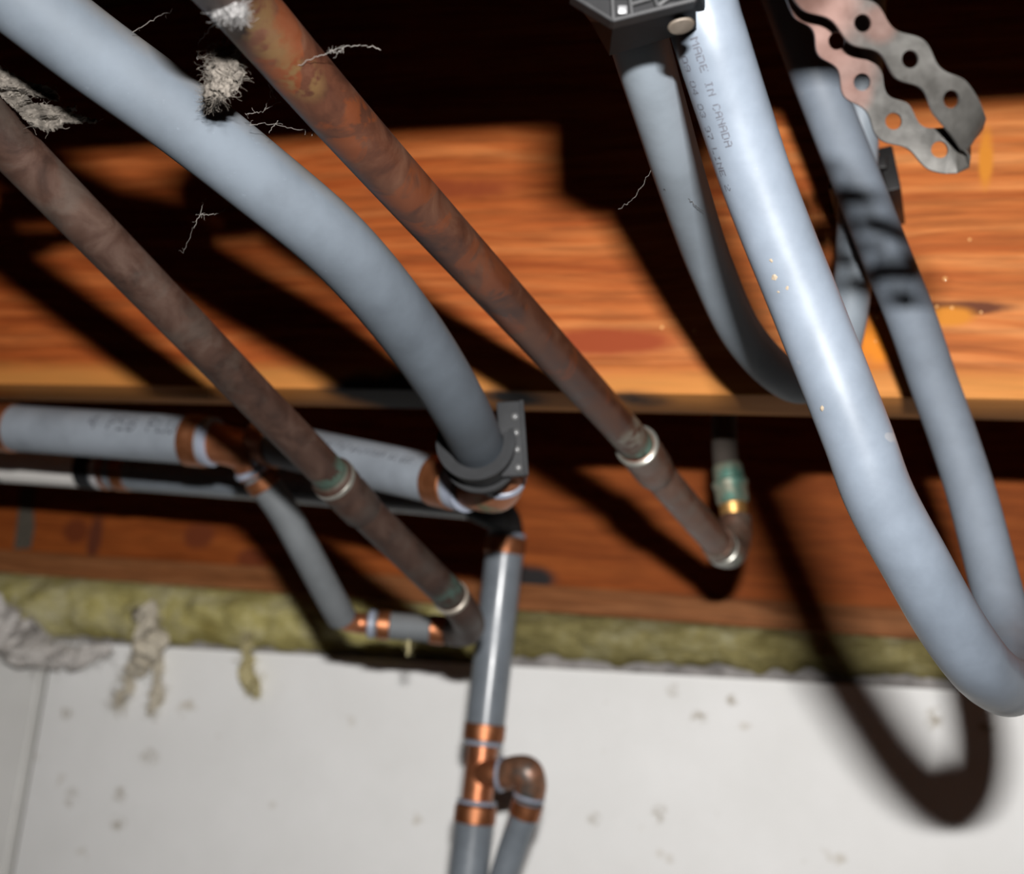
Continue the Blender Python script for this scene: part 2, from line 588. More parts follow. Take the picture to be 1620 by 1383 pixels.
# ---------------------------------------------------------------- soldered copper pipe, centre
GRN = (0.10, 0.20, 0.16)
C = {k: W(*v) for k, v in dict(o=(312, -73, .285), t=(378, 0, .318), a=(554, 203, .3685), b=(984, 678, .59), b1=(1008, 706, .606), b2=(1038, 748, .636), c=(1134, 858, .722)).items()}
mc = mat_copper('old_copper_brown', (0.026, 0.0095, 0.006), (0.055, 0.019, 0.0095), (0.082, 0.034, 0.018), 0.4, 0.34, 50,
                spots=(0.55, (0.11, 0.026, 0.006), 46),
                bands=[(W(405, 40, .315), 0.007, 0.5, (0.085, 0.047, 0.018)), (W(470, 130, .335), 0.006, 0.5, (0.085, 0.047, 0.018)),
                       (W(440, 95, .325), 0.006, 0.5, (0.085, 0.047, 0.018)), (W(495, 145, .338), 0.006, 0.5, (0.085, 0.047, 0.018)),
                       (C['b'], 0.011, 0.4, (0.16, 0.15, 0.12)), (C['b1'], 0.010, 0.3, GRN)])
tc = thing('copper_pipe', C['c'], 'longest copper pipe, brown with orange stains, slanting down to an elbow', 'pipe')
tube('tube', [C['o'], C['t'], C['a'], C['b'], C['b1']], 0.00795, mc, tc, 14, 32)
mcc = mat_copper('copper_coupling_grey', (0.075, 0.036, 0.023), (0.125, 0.062, 0.040), (0.17, 0.10, 0.07), 0.55, 0.34, 80, patina=(0.35, (0.12, 0.115, 0.095)),
                 bands=[(W(1145, 880, .73), 0.012, 0.4, (0.17, 0.20, 0.17))])
lathe('coupling', C['b1'] + (C['b'] - C['b1']).normalized() * 0.0015, C['b2'], [(0, .0084), (.03, .0097), (.40, .0099), (.5, .0093), (.6, .0098), (.96, .0094), (1, .0082)], mcc, tc)
solder = mat_plain('solder_bead', (0.20, 0.195, 0.17), 0.30, 0.6, 0.2, 200)
ax = (C['b2'] - C['b1']).normalized()
ring('solder_bead', C['b1'] - ax * 0.0014, C['b1'] + ax * 0.0010, 0.0101, solder, tc, 0.0006)
tube('lower_tube', [C['b2'] - ax * 0.004, C['c']], 0.0080, mcc, tc, 8)
e = [C['c'], W(1146, 872, .734), W(1158, 870, .748), W(1164, 846, .757), W(1163, 820, .762)]
tube('elbow', e, 0.0091, mcc, tc, 8)
brass = mat_copper('brass_bright', (0.45, 0.22, 0.06), (0.58, 0.32, 0.10), (0.7, 0.42, 0.18), 0.85, 0.30, 60)
tube('riser', [W(1163, 826, .761), W(1158, 790, .764), W(1153, 750, .768)], 0.0078, brass, tc, 6)
tube('riser_top', [W(1153, 752, .768), W(1148, 728, .774), W(1146, 690, .785), W(1146, 560, .81)], 0.0074, mat_plain('riser_shade', (0.05, 0.04, 0.032), 0.7), tc, 6)  # dark material stands in for the shade on the riser top
verd = mat_copper('verdigris_adapter', (0.14, 0.15, 0.11), (0.22, 0.22, 0.16), (0.32, 0.30, 0.24), 0.5, 0.38, 90, patina=(0.8, (0.05, 0.19, 0.15)))
lathe('adapter', W(1160, 797, .763), W(1150, 735, .769), [(0, .0080), (.05, .0092), (.40, .0094), (.45, .0104), (.55, .0104), (.6, .0090), (.9, .0088), (1, .008)], verd, tc)
ring('solder_bead', W(1141, 866, .727), W(1146, 872, .732), 0.0096, solder, tc, 0.0006)

# ---------------------------------------------------------------- soldered copper pipe, left
def inv(p0, d0, p1, d1, p):
    L = math.hypot(p1[0] - p0[0], p1[1] - p0[1])
    s = ((p[0] - p0[0]) * (p1[0] - p0[0]) + (p[1] - p0[1]) * (p1[1] - p0[1])) / L / L
    return 1 / (1 / d0 + (1 / d1 - 1 / d0) * s)


LP = lambda x, y: W(x, y, inv((0, 213), .415, (708, 938), .67, (x, y)))
md = mat_copper('old_copper_dull', (0.019, 0.009, 0.006), (0.038, 0.0175, 0.011), (0.058, 0.032, 0.022), 0.35, 0.5, 60, patina=(0.4, (0.058, 0.047, 0.038)),
                bands=[(LP(515, 742), 0.008, 0.35, (0.05, 0.13, 0.10)), (LP(700, 928), 0.009, 0.35, (0.05, 0.11, 0.09))])
td = thing('copper_pipe', LP(722, 952), 'dull brown copper pipe slanting from the left edge to a small elbow', 'pipe')
LQ = [(-120, 90), (0, 213), (525, 754)]
tube('tube', [LP(*p) for p in LQ], 0.0081, md, td, 24, 32)
lathe('coupling', LP(520, 750), LP(575, 808), [(0, .0083), (.06, .0098), (.35, .0098), (.45, .0090), (.55, .0096), (.96, .0093), (1, .008)], md, td)
ring('solder_bead', LP(525, 755), LP(531, 761), 0.0101, solder, td, 0.0006)
tube('lower_tube', [LP(568, 800), LP(708, 938)], 0.0083, md, td, 10)
ring('solder_bead', LP(712, 943), LP(716, 948), 0.0093, mat_plain('solder_dull', (0.25, 0.22, 0.18), 0.4, 0.4), td, 0.0006)
tube('elbow', [LP(702, 932), LP(722, 954), W(734, 970, .69), W(742, 988, .715), W(736, 999, .745), W(722, 1000, .76)], 0.0084, md, td, 8)

# ---------------------------------------------------------------- horizontal grey pipes under the joist
def Pe(x, y=None):
    y = 671 + (x + 70) * 28.0 / 406.0
    return W(x, y, inv((0, 676), .785, (300, 696.5), .742, (x, y)))


e0, e1 = Pe(-70), Pe(336)
te = thing('grey_water_pipe', e1, 'printed grey plastic pipe under the joist at the left edge', 'pipe')
oe, _ = tube('tube', [Pe(-600), e0, e1], 0.0136, M['pipe_main'], te, 20, 36)
ring('crimp_ring', Pe(-24), Pe(25), 0.0144, M['copper_ring'], te)
ring('crimp_ring', Pe(298), Pe(327), 0.0145, M['copper_ring'], te)
rim_grey = mat_plain('pipe_end_grey', (0.20, 0.22, 0.27), 0.4)
ring('pipe_end', Pe(330), Pe(341), 0.0138, rim_grey, te)

# copper tee, hidden in part by the dull copper pipe
tf = thing('copper_tee', W(405, 720, .60), 'bronze tee joining two horizontal grey pipes beside the dull copper pipe', 'pipe fitting')
tube('run', [Pe(334), W(366, 706, .735), W(392, 712, .735), W(430, 706, .735)], 0.0112, M['copper_fit'], tf, 9)
tube('branch', [W(380, 712, .737), W(394, 730, .737), W(406, 752, .738)], 0.0095, M['copper_fit'], tf, 8)
ring('run_lip', W(400, 709, .735), W(409, 708, .735), 0.0130, rim_grey, tf)
ring('branch_lip', W(398, 738, .737), W(403, 747, .738), 0.0108, rim_grey, tf)

Gd = lambda x, y: W(x, 697 + (x - 410) * 74 / 335.0, inv((410, 697), .735, (745, 771), .620, (x, 697 + (x - 410) * 74 / 335.0)))
tg = thing('grey_water_pipe', Gd(745, 771), 'grey plastic pipe between the dull copper pipe and the black hanger', 'pipe')
og, _ = tube('tube', [Gd(412, 706), Gd(584, 734), Gd(690, 758), Gd(738, 769.5)], 0.0120, M['pipe_main'], tg, 10, 36)
ring('crimp_ring', Gd(690, 758.5), Gd(722, 766), 0.0128, M['copper_ring'], tg)
ring('crimp_ring', Gd(414, 708), Gd(442, 714), 0.0130, M['copper_ring'], tg)
ring('pipe_end', Gd(726, 767), Gd(744, 771), 0.0122, rim_grey, tg)

# elbow under the hanger
th = thing('copper_elbow', W(790, 776, .61), 'bronze elbow below the black hanger, green at its bottom', 'pipe fitting')
melb = mat_copper('bronze_elbow', (0.20, 0.075, 0.036), (0.32, 0.13, 0.065), (0.40, 0.18, 0.095), 0.6, 0.34, 60, bands=[(W(775, 798, .60), 0.006, 0.5, (0.14, 0.18, 0.10))])
tube('body', [Gd(742, 770.5), W(766, 777, .612), W(788, 776, .600), W(797, 758, .592), W(790, 742, .588)], 0.0096, melb, th, 8)
ring('lip', W(758, 773, .615), W(764, 774, .614), 0.0100, melb, th)
ring('lip', W(796, 762, .594), W(794, 753, .591), 0.0106, rim_grey, th)

# ---------------------------------------------------------------- black pipe hanger round the curved pipe
black = mat_plain('black_plastic_and_shade', (0.012, 0.0125, 0.0135), 0.6, 0, 0.2, 120, 0.15)
ctr = pa[-12].copy()
tdir = (pa[-6] - pa[-18]).normalized()
tb = thing('pipe_hanger', ctr, 'black plastic pipe hanger holding the end of the curved grey pipe', 'pipe clamp')
# cradle: ring of rectangular section
side = (c2w(Vector((1, 0, 0))) - tdir * tdir.dot(c2w(Vector((1, 0, 0))))).normalized()
upv = side.cross(tdir).normalized()
if upv.dot(c2w(Vector((0, -1, 0)))) < 0:
    upv = -upv


def arc_band(bm, r0, r1, s0, s1, a0, a1, n=40):
    rows = []
    for i in range(n + 1):
        a = math.radians(a0 + (a1 - a0) * i / n)
        rd = side * math.cos(a) + upv * math.sin(a)
        rows.append([bm.verts.new(ctr + rd * r + tdir * s) for r, s in ((r0, s0), (r1, s0), (r1, s1), (r0, s1))])
    for a, c in zip(rows, rows[1:]):
        for k in range(4):
            bm.faces.new((a[k], a[(k + 1) % 4], c[(k + 1) % 4], c[k]))
    bm.faces.new(rows[0])
    bm.faces.new(rows[-1][::-1])


b = bmesh.new()
arc_band(b, 0.0114, 0.0145, -0.009, 0.010, 155, 378)
obj('cradle', b, black, tb, True, 40)
for nm, s0, s1 in (('rib', -0.0095, -0.0072), ('rib', 0.0085, 0.0105)):
    b = bmesh.new()
    arc_band(b, 0.0143, 0.0165, s0, s1, 153, 380)
    obj(nm, b, black, tb, True, 40)
# arm with studs
p_top, p_bot = W(807, 636, .560), W(815, 754, .556)
az = (p_top - p_bot).normalized()
axx = (c2w(Vector((1, 0, 0))) - az * az.dot(c2w(Vector((1, 0, 0))))).normalized()
ayy = az.cross(axx)
mt = Matrix((axx, ayy, az)).transposed().to_4x4()
mt.translation = p_bot
Lm = (p_top - p_bot).length
b = bmesh.new()
add_box(b, -0.0058, 0.0050, -0.002, 0.004, 0, Lm, mt, 0.0008)
oarm = obj('arm', b, black, tb, True, 40)
b = bmesh.new()
add_box(b, 0.0040, 0.0056, -0.004 if ayy.dot(back) < 0 else -0.004, 0.0045, 0, Lm, mt, 0.0005)
obj('arm_flange', b, black, tb, True, 40)
toward = ayy if ayy.dot(CAM - p_bot) > 0 else -ayy
stud = mat_plain('stud_grey', (0.10, 0.10, 0.10), 0.3, 0.2)
for x, y in ((814, 661), (815, 686), (817, 712), (818, 740)):
    c0 = p_bot + az * ((p_top - p_bot).length * (752 - y) / 116.0) + axx * 0.0016 + toward * (0.0036 if toward.dot(ayy) > 0 else 0.0016)
    b = bmesh.new()
    add_lathe(b, c0, toward, [(0, .0016), (.0016, .0016), (.0023, .001), (.0025, 0)], 14)
    obj('stud', b, stud, oarm)

# ---------------------------------------------------------------- small grey pipe and its fitting
I = [W(*p) for p in ((405, 748, .738), (424, 774, .741), (450, 812, .745), (480, 866, .752), (508, 918, .762), (528, 955, .772), (540, 976, .780))]
ti = thing('grey_water_pipe', I[-1], 'thin grey plastic pipe drooping from the tee to the wall top', 'pipe')
tube('tube', I, 0.0088, M['pipe_dull'], ti, 10, 28)
ring('crimp_ring', W(409, 753, .739), W(422, 771, .7408), 0.0097, M['copper_ring'], ti)

tj = thing('coupler', W(650, 992, .79), 'short grey coupler with two copper rings lying along the insulation', 'pipe fitting')
Jd = lambda x: W(x, 985 + (x - 560) * 0.085, .786)
tube('elbow', [W(536, 968, .775), W(548, 981, .782), Jd(566), Jd(590)], 0.0062, M['copper_fit'], tj, 8)
tube('tube', [Jd(582), Jd(714)], 0.0079, M['pipe_dull'], tj, 10)
ring('pipe_end', Jd(583), Jd(594), 0.0084, rim_grey, tj)
ring('crimp_ring', Jd(597), Jd(618), 0.0087, M['copper_ring'], tj)
ring('crimp_ring', Jd(680), Jd(705), 0.0087, M['copper_ring'], tj)
ring('pipe_end', Jd(707), Jd(716), 0.0084, rim_grey, tj)
tube('barb', [Jd(712), Jd(742)], 0.0058, M['copper_fit'], tj, 4)

# ---------------------------------------------------------------- shaded pipe behind
def Kd(x, y):
    return W(x, y, inv((0, 739), .935, (770, 800), .815, (x, y)))


tk = thing('grey_water_pipe', Kd(770, 800), 'shaded grey pipe with a white sleeve, behind the printed pipe', 'pipe')
Ky = lambda x: 733 + x * 0.0610 + (x / 770.0) ** 2 * 12
Kp = lambda x: Kd(x, Ky(x))
tube('tube', [Kp(-600), Kp(-80), Kp(100), Kp(330), Kp(560), Kp(745)], 0.0126, M['pipe_far'], tk, 10, 32)
ring('white_sleeve', Kp(8), Kp(134), 0.0131, mat_plain('white_sleeve', (0.62, 0.60, 0.57), 0.5, 0, 0.05), tk)
ring('black_band', Kp(-14), Kp(10), 0.0136, black, tk)
ring('black_band', Kp(132), Kp(156), 0.0136, black, tk)
ring('pipe_end', Kp(158), Kp(167), 0.0131, mat_plain('pale_rim', (0.42, 0.40, 0.40), 0.4), tk)
ring('crimp_ring', Kp(168), Kp(176), 0.0134, M['copper_ring'], tk)
ring('crimp_ring', Kp(188), Kp(208), 0.0134, M['copper_ring'], tk)
tube('elbow', [Kp(735), W(770, 806, .822), W(793, 818, .833), W(801, 838, .846), W(801, 852, .847)], 0.0105, black, tk, 8)  # elbow coloured black to paint in the shade it sits in

# ---------------------------------------------------------------- vertical pipe on the wall
def VD(y):
    x = 801 - (y - 848) * 0.1115
    return W(x, y, inv((801, 848), 0.845, (741, 1392), 0.807, (x, y)))


tl = thing('grey_water_pipe', VD(1176), 'upright grey pipe with copper rings in front of the white wall', 'pipe')
tube('tube', [VD(846), VD(1000), VD(1174)], 0.01210, M['pipe_far'], tl, 12, 36)
ring('pipe_end', VD(843), VD(850), 0.01232, rim_grey, tl)
ring('crimp_ring', VD(851), VD(878), 0.01297, M['copper_ring'], tl)
ring('crimp_ring', VD(1145), VD(1172), 0.01297, M['copper_ring'], tl)
ring('pipe_end', VD(1173), VD(1180), 0.01221, rim_grey, tl)

tm = thing('copper_tee', VD(1268), 'shiny copper tee low on the upright grey pipe', 'pipe fitting')
tube('run', [VD(1172), VD(1272)], 0.00949, M['copper_fit'], tm, 8)
tube('branch', [VD(1222), W(778, 1224, 0.809), W(806, 1226, 0.804)], 0.00829, M['copper_fit'], tm, 8)
ring('branch_lip', W(790, 1225, 0.808), W(797, 1225.5, 0.807), 0.01069, rim_grey, tm)
mel2 = mat_copper('copper_elbow_grey', (0.10, 0.07, 0.05), (0.22, 0.11, 0.065), (0.36, 0.16, 0.09), 0.6, 0.28, 70, patina=(0.85, (0.075, 0.09, 0.09)))
tube('elbow', [W(798, 1226, 0.806), W(818, 1220, 0.802), W(834, 1222, 0.798), W(840, 1240, 0.798), W(837, 1262, 0.799)], 0.00938, mel2, tm, 8)
ring('pipe_end', W(838, 1256, 0.799), W(836, 1264, 0.799), 0.00981, rim_grey, tm)

tn = thing('grey_water_pipe', VD(1395), 'grey pipe leaving the bottom of the picture straight below the copper tee', 'pipe')
tube('tube', [VD(1276), VD(1340), VD(1480)], 0.01210, M['pipe_far'], tn, 8, 36)
ring('pipe_end', VD(1266), VD(1273), 0.01232, rim_grey, tn)
ring('crimp_ring', VD(1274), VD(1303), 0.01297, M['copper_ring'], tn)

to = thing('grey_water_pipe', W(797, 1395, 0.802), 'thinner slanting grey pipe below the tee branch at the bottom edge', 'pipe')
OO = [W(836, 1266, 0.799), W(828, 1294, 0.800), W(812, 1340, 0.802), W(796, 1392, 0.803), W(770, 1480, 0.809)]
tube('tube', OO, 0.00872, M['pipe_far'], to, 8, 30)
ring('crimp_ring', W(836, 1268, 0.799), W(829, 1292, 0.800), 0.00959, M['copper_ring'], to)

# ---------------------------------------------------------------- looped pipe, front (printed) and its far leg
PF = [W(*p) for p in ((1096, -75, .338), (1112, 22, .341), (1126, 68, .343), (1162, 180, .350), (1202, 300, .356), (1282, 502, .362), (1356, 690, .364), (1390, 783, .366),
                      (1449, 893, .371), (1498, 980, .378), (1547, 1050, .390), (1586, 1083, .412), (1604, 1082, .440), (1606, 1050, .475),
                      (1596, 1004, .498), (1576, 930, .515), (1538, 785, .530), (1510, 698, .535), (1475, 600, .535), (1441, 502, .530),
                      (1400, 400, .526), (1355, 285, .525), (1309, 169, .528), (1245, 0, .530), (1220, -70, .530))]
# above the picture all legs rise between the joists to the floor boards
PF = [Vector((PF[0].x + 0.006, PF[0].y + 0.004, HB + 0.232)), PF[0] + Vector((0.003, 0.002, 0.075))] + PF + [PF[-1] + Vector((-0.008, 0.0, 0.05)), Vector((PF[-1].x - 0.010, PF[-1].y, HB + 0.232))]
tp = thing('grey_water_pipe', PF[13], 'brightest grey pipe, printed with letters, hanging in a long loop at right', 'pipe')
op, pp = tube('tube', PF, 0.0095, M['pipe_clean'], tp, 12, 40)

QF = [W(*p) for p in ((985, -40, .340), (1000, 22, .347), (1017, 85, .360), (1050, 195, .390), (1082, 300, .425), (1126, 426, .472), (1176, 531, .507), (1230, 590, .528),
                      (1265, 608, .540), (1298, 598, .550), (1326, 560, .555), (1341, 505, .558), (1350, 440, .560), (1354, 360, .558),
                      (1358, 260, .557), (1362, 172, .555), (1368, 60, .55), (1372, -40, .545))]
QF = [Vector((QF[0].x - 0.016, QF[0].y + 0.004, HB + 0.232)), QF[0] + Vector((-0.012, 0.002, 0.075))] + QF + [QF[-1] + Vector((0, 0.0, 0.03)), Vector((QF[-1].x, QF[-1].y, HB + 0.232))]
tq = thing('grey_water_pipe', QF[10], 'dusty grey pipe under the black bracket, bending up behind the printed pipe', 'pipe')
oq, pq = tube('tube', QF, 0.0079, M['pipe_back'], tq, 12, 34)

# ---------------------------------------------------------------- printing on the pipes
GL = {
    'M': '10001 11011 10101 10101 10001 10001 10001', 'A': '01110 10001 10001 11111 10001 10001 10001',
    'D': '11110 10001 10001 10001 10001 10001 11110', 'E': '11111 10000 10000 11110 10000 10000 11111',
    'I': '01110 00100 00100 00100 00100 00100 01110', 'N': '10001 11001 10101 10011 10001 10001 10001',
    'C': '01110 10001 10000 10000 10000 10001 01110', 'L': '10000 10000 10000 10000 10000 10000 11111',
    '0': '01110 10001 10001 10001 10001 10001 01110', '9': '01110 10001 10001 01111 00001 00001 01110',
    '4': '00010 00110 01010 10010 11111 00010 00010', '3': '01110 10001 00001 00110 00001 10001 01110',
    '7': '11111 00001 00001 00010 00100 00100 00100', '2': '01110 10001 00001 00110 01000 10000 11111',
    'P': '11110 10001 10001 11110 10000 10000 10000', 'B': '11110 10001 10001 11110 10001 10001 11110',
    'U': '10001 10001 10001 10001 10001 10001 01110', 'F': '11111 10000 10000 11110 10000 10000 10000',
}


def print_text(text, path, r, s0, theta0, adv, hgt, mat, parent, label, keep=1.0, up_right=True, seed=1, flip=1):
    """dot-matrix text along a pipe: s0 start length, theta0 angle of the baseline seen from the camera (deg, + = left of travel)"""
    rnd = random.Random(seed)
    acc = [0.0]
    for a, c in zip(path, path[1:]):
        acc.append(acc[-1] + (c - a).length)

    def at(s):
        for i in range(len(acc) - 1):
            if acc[i + 1] >= s:
                f = (s - acc[i]) / (acc[i + 1] - acc[i])
                P = path[i].lerp(path[i + 1], f)
                T = (path[i + 1] - path[i]).normalized()
                V = CAM - P
                V = (V - T * V.dot(T)).normalized()
                return P, T, V, T.cross(V)
    P, T, V, S = at(s0)
    bm = bmesh.new()
    cw = adv / 6.0
    ch = hgt / 7.0

    def put(s, h):
        P, T, V, S = at(s)
        th = math.radians(theta0) + flip * h / r
        return P + (V * math.cos(th) + S * math.sin(th)) * (r + 0.00006)
    for i, chx in enumerate(text):
        g = GL.get(chx)
        if not g:
            continue
        rows = g.split()
        for rr in range(7):
            for cc in range(5):
                if rows[rr][cc] == '1' and rnd.random() < keep:
                    s = s0 + i * adv + cc * cw
                    h = (6 - rr) * ch
                    k = [(s, h), (s + cw * .92, h), (s + cw * .92, h + ch * .92), (s, h + ch * .92)]
                    bm.faces.new([bm.verts.new(put(*q)) for q in k])
    return tag(obj('printed_text', bm, mat, parent, False), label)


ink = mat_plain('printing_ink', (0.040, 0.041, 0.050), 0.6, 0, 0.2, 300)
ink2 = mat_plain('printing_ink_faint', (0.045, 0.048, 0.058), 0.6, 0, 0.1, 300)


def s_at(path, ypx):
    s = 0
    for a, c in zip(path, path[1:]):
        v = a - CAM
        d = Vector((RX.x * v.x + RY.x * v.y + RZ.x * v.z, RX.y * v.x + RY.y * v.y + RZ.y * v.z, RX.z * v.x + RY.z * v.y + RZ.z * v.z))
        if 691.5 + F * d.y / d.z >= ypx:
            return s
        s += (c - a).length
    return s


# which way T x V points on the picture (decides left / right)
i0 = 30
_T = (pp[i0 + 1] - pp[i0]).normalized()
_V = (CAM - pp[i0]).normalized()
sg = 1 if _T.cross(_V).dot(right) > 0 else -1
print_text('MADE IN CANADA', pp, 0.0095, s_at(pp, 48), -30 * sg, 0.00208, 0.00215, ink, op, 'row of grey letters MADE IN CANADA', 0.96, flip=sg, seed=3)
print_text('09 04 03 97 LINE 2', pp, 0.0095, s_at(pp, 66), -60 * sg, 0.00208, 0.00225, ink, op, 'row of grey numbers 09 04 03 97 LINE 2', 0.95, flip=sg, seed=5)
epath = [e0.lerp(e1, i / 60) for i in range(61)]
_T = (e1 - e0).normalized()
sgv = 1 if _T.cross((CAM - e0).normalized()).dot(up) > 0 else -1
Le = (e1 - e0).length
print_text('4 PEB PLUM', epath, 0.0136, Le * 0.585, 12 * sgv, Le * 0.0365, 0.0098, ink2, oe, 'faint blurred grey print', 0.8, flip=sgv)
# worn, unreadable print on the pipe by the hanger
rnd = random.Random(4)
b = bmesh.new()
gp = catmull([Gd(500, 716), Gd(600, 738), Gd(688, 758)], 40)
for i in range(26):
    k = int(2 + i * 2.9)
    if k >= len(gp) - 1 or rnd.random() < 0.25:
        continue
    T = (gp[k + 1] - gp[k]).normalized()
    Vv = CAM - gp[k]
    Vv = (Vv - T * Vv.dot(T)).normalized()
    S = T.cross(Vv) * sgv
    th0 = math.radians(24 + rnd.uniform(-4, 4))
    pts = []
    for ds, dh in ((0, 0), (.0012, 0), (.0016, .0022 + rnd.random() * .001), (.0004, .003)):
        th_ = th0 + dh / 0.0120
        pts.append(b.verts.new(gp[k] + T * ds + (Vv * math.cos(th_) + S * math.sin(th_)) * 0.01206))
    b.faces.new(pts)
tag(obj('worn_print', b, ink2, og, False), 'worn unreadable print')

# ---------------------------------------------------------------- black bracket at the top with a nail
tr = thing('pipe_bracket', W(1010, 20, .32), 'black ribbed plastic bracket with a nail, at the top edge', 'pipe clamp')
blk2 = NT('black_bracket_plastic')
blk2 = blk2.done(blk2.ramp(blk2.noise(blk2.coord('Object'), 260, 4), (0.3, (0.0045, 0.0045, 0.0048)), (0.7, (0.006, 0.006, 0.0065))), 0.6, 0, 0.08)
ribm = mat_plain('worn_plastic_rib', (0.011, 0.011, 0.0115), 0.5, 0, 0.3, 300, 0.15)
front = [(905, -3, .306), (970, 37, .304), (1100, 3, .300), (1096, -70, .306), (900, -70, .312)]
rear = [(934, 34, .335), (964, 88, .338), (1102, 47, .334), (1100, -70, .345), (900, -70, .350)]
b = bmesh.new()
fv = [b.verts.new(W(*p)) for p in front]
rv = [b.verts.new(W(*p)) for p in rear]
b.faces.new(fv)
b.faces.new(rv[::-1])
for i in range(5):
    b.faces.new((fv[i], rv[i], rv[(i + 1) % 5], fv[(i + 1) % 5]))
bmesh.ops.triangulate(b, faces=list(b.faces))
obody = obj('body', b, blk2, tr, False)
b = bmesh.new()
_x0, _x1 = W(915, -70, .312).x, W(1080, -70, .306).x
add_box(b, _x0, _x1, YJ - 0.4064 - 0.0175 + 0.0382, W(1000, -70, .345).y, W(1000, -70, .315).z - 0.002, W(1000, -70, .315).z + 0.022, bev=0.001)
obj('mounting_arm', b, blk2, tr, True, 30)
fc = c2w(Vector((0, 0, -1)))


def bar(a, c, w, name='rib', h=0.0016):
    A_ = W(a[0], a[1], .306 - (a[0] - 905) * .00003)
    B_ = W(c[0], c[1], .306 - (c[0] - 905) * .00003)
    t = (B_ - A_).normalized()
    n_ = t.cross(fc).normalized() * w / 2
    bb = bmesh.new()
    f = [bb.verts.new(q + fc * h) for q in (A_ - n_, B_ - n_, B_ + n_, A_ + n_)]
    g = [bb.verts.new(q - fc * 0.004) for q in (A_ - n_, B_ - n_, B_ + n_, A_ + n_)]
    bb.faces.new(f)
    bb.faces.new(g[::-1])
    for k in range(4):
        bb.faces.new((f[k], g[k], g[(k + 1) % 4], f[(k + 1) % 4]))
    bmesh.ops.bevel(bb, geom=list(bb.edges), offset=0.0002, segments=1, affect='EDGES')
    return obj(name, bb, ribm, tr, False)


for a, c in (((903, -6), (970, 35)), ((968, 35), (1099, 2)), ((966, -40), (970, 34)), ((992, -40), (999, 26)), ((996, 10), (1030, 0)), ((1022, -40), (1040, 14)), ((1040, 12), (1096, -30)),
             ((903, -30), (966, -30)), ((1099, 2), (1095, -60))):
    bar(a, c, 0.0010)
bb = bmesh.new()
pc = W(984, 17, .3035)
pm = Matrix((right, up, back)).transposed().to_4x4()
pm.translation = pc
add_box(bb, -0.0010, 0.0011, -0.0010, 0.0009, -0.001, 0.0012, pm, 0.0003)
tag(obj('peg', bb, mat_plain('pale_peg', (0.06, 0.06, 0.062), 0.4), obody), 'small pale square peg')
u0, u1, u2 = W(970, 37, .304), W(1100, 3, .300), W(1102, 47, .334)
nz = (u1 - u0).cross(u2 - u1).normalized()
if nz.dot(CAM - u1) < 0:
    nz = -nz
r0 = W(1075, 28, 1) - CAM
tt = (u1 - CAM).dot(nz) / r0.dot(nz)
nc = CAM + r0 * tt
nz = (nz + (CAM - nc).normalized() * 0.45).normalized()      # driven in askew
b = bmesh.new()
add_lathe(b, nc - nz * 0.0008, nz, [(0, 0.0012), (0.0022, 0.0012), (0.0023, 0.0028), (0.0030, 0.0032), (0.0034, 0.0029), (0.0036, 0.0)], 28)
tag(obj('nail', b, mat_copper('nail_zinc', (0.06, 0.045, 0.032), (0.085, 0.068, 0.052), (0.11, 0.09, 0.072), 0.4, 0.45, 150), obody), 'round tan nail head')

# ---------------------------------------------------------------- perforated hanger strap
def strap():
    pts = []      # centre, depth, width vector angle in the picture (deg from +x, up positive)
    U = [(1215, -78, .292), (1289, -18, .295), (1364, 37, .297), (1439, 94, .299), (1504, 157, .301), (1532, 198, .3035), (1540, 220, .307), (1523, 238, .3095), (1486, 237, .310),
         (1413, 192, .3095), (1363, 130, .308), (1323, 65, .306), (1284, 2, .303), (1245, -60, .300)]
    P_ = [W(*p) for p in U]
    P_[0] = Vector((P_[1].x - 0.012, YJ - 0.4064 - 0.0175 + 0.0420, P_[1].z + 0.012))
    P_[-1] = Vector((P_[-2].x - 0.010, YJ - 0.4064 - 0.0175 + 0.0400, P_[-2].z + 0.016))
    return catmull(P_, 16)


sc = strap()
acc = [0.0]
for a, c in zip(sc, sc[1:]):
    acc.append(acc[-1] + (c - a).length)


def sample(s):
    s = max(0.0, min(acc[-1] - 1e-6, s))
    for i in range(len(acc) - 1):
        if acc[i + 1] >= s:
            f = (s - acc[i]) / (acc[i + 1] - acc[i])
            return sc[i].lerp(sc[i + 1], f), i + f
    return sc[-1], len(sc) - 1


wa_ = [W(x, y, .30) - W(0, 0, .30) for x, y in ((0.72, -0.69), (0.72, -0.69), (0.62, -0.78), (0.62, -0.78), (0.66, -0.75), (0.60, -0.80), (0.50, -0.87), (0.48, -0.88), (0.50, -0.86),
                                                (0.62, -0.78), (0.82, -0.56), (0.85, -0.53), (0.85, -0.53), (0.85, -0.53))]


def wdir(u):
    k = u / 16.0
    i = min(int(k), len(wa_) - 2)
    f = k - i
    return (wa_[i].normalized().lerp(wa_[i + 1].normalized(), f)).normalized()


def smooth_T(s):
    a, _ = sample(s - 0.0004)
    c, _ = sample(s + 0.0004)
    return (c - a).normalized()


def strap_pt(s, w, off):
    P, u = sample(s)
    T = smooth_T(s)
    Wd = wdir(u)
    Wd = (Wd - T * Wd.dot(T)).normalized()
    N = T.cross(Wd)
    return P + Wd * w + N * off


# arc length of each hole (control points 0,1,2,3,4 | 8,9,10,11,12,13)
holes = [acc[16 * i] for i in (1, 2, 3, 4, 8, 9, 10, 11, 12)]
WMAX, WMIN, RH, TH = 0.0052, 0.0031, 0.0020, 0.0008
b = bmesh.new()
bounds = [0.0] + [(h0 + h1) / 2 for h0, h1 in zip(holes, holes[1:])] + [acc[-1]]
NS = 20
prev = None


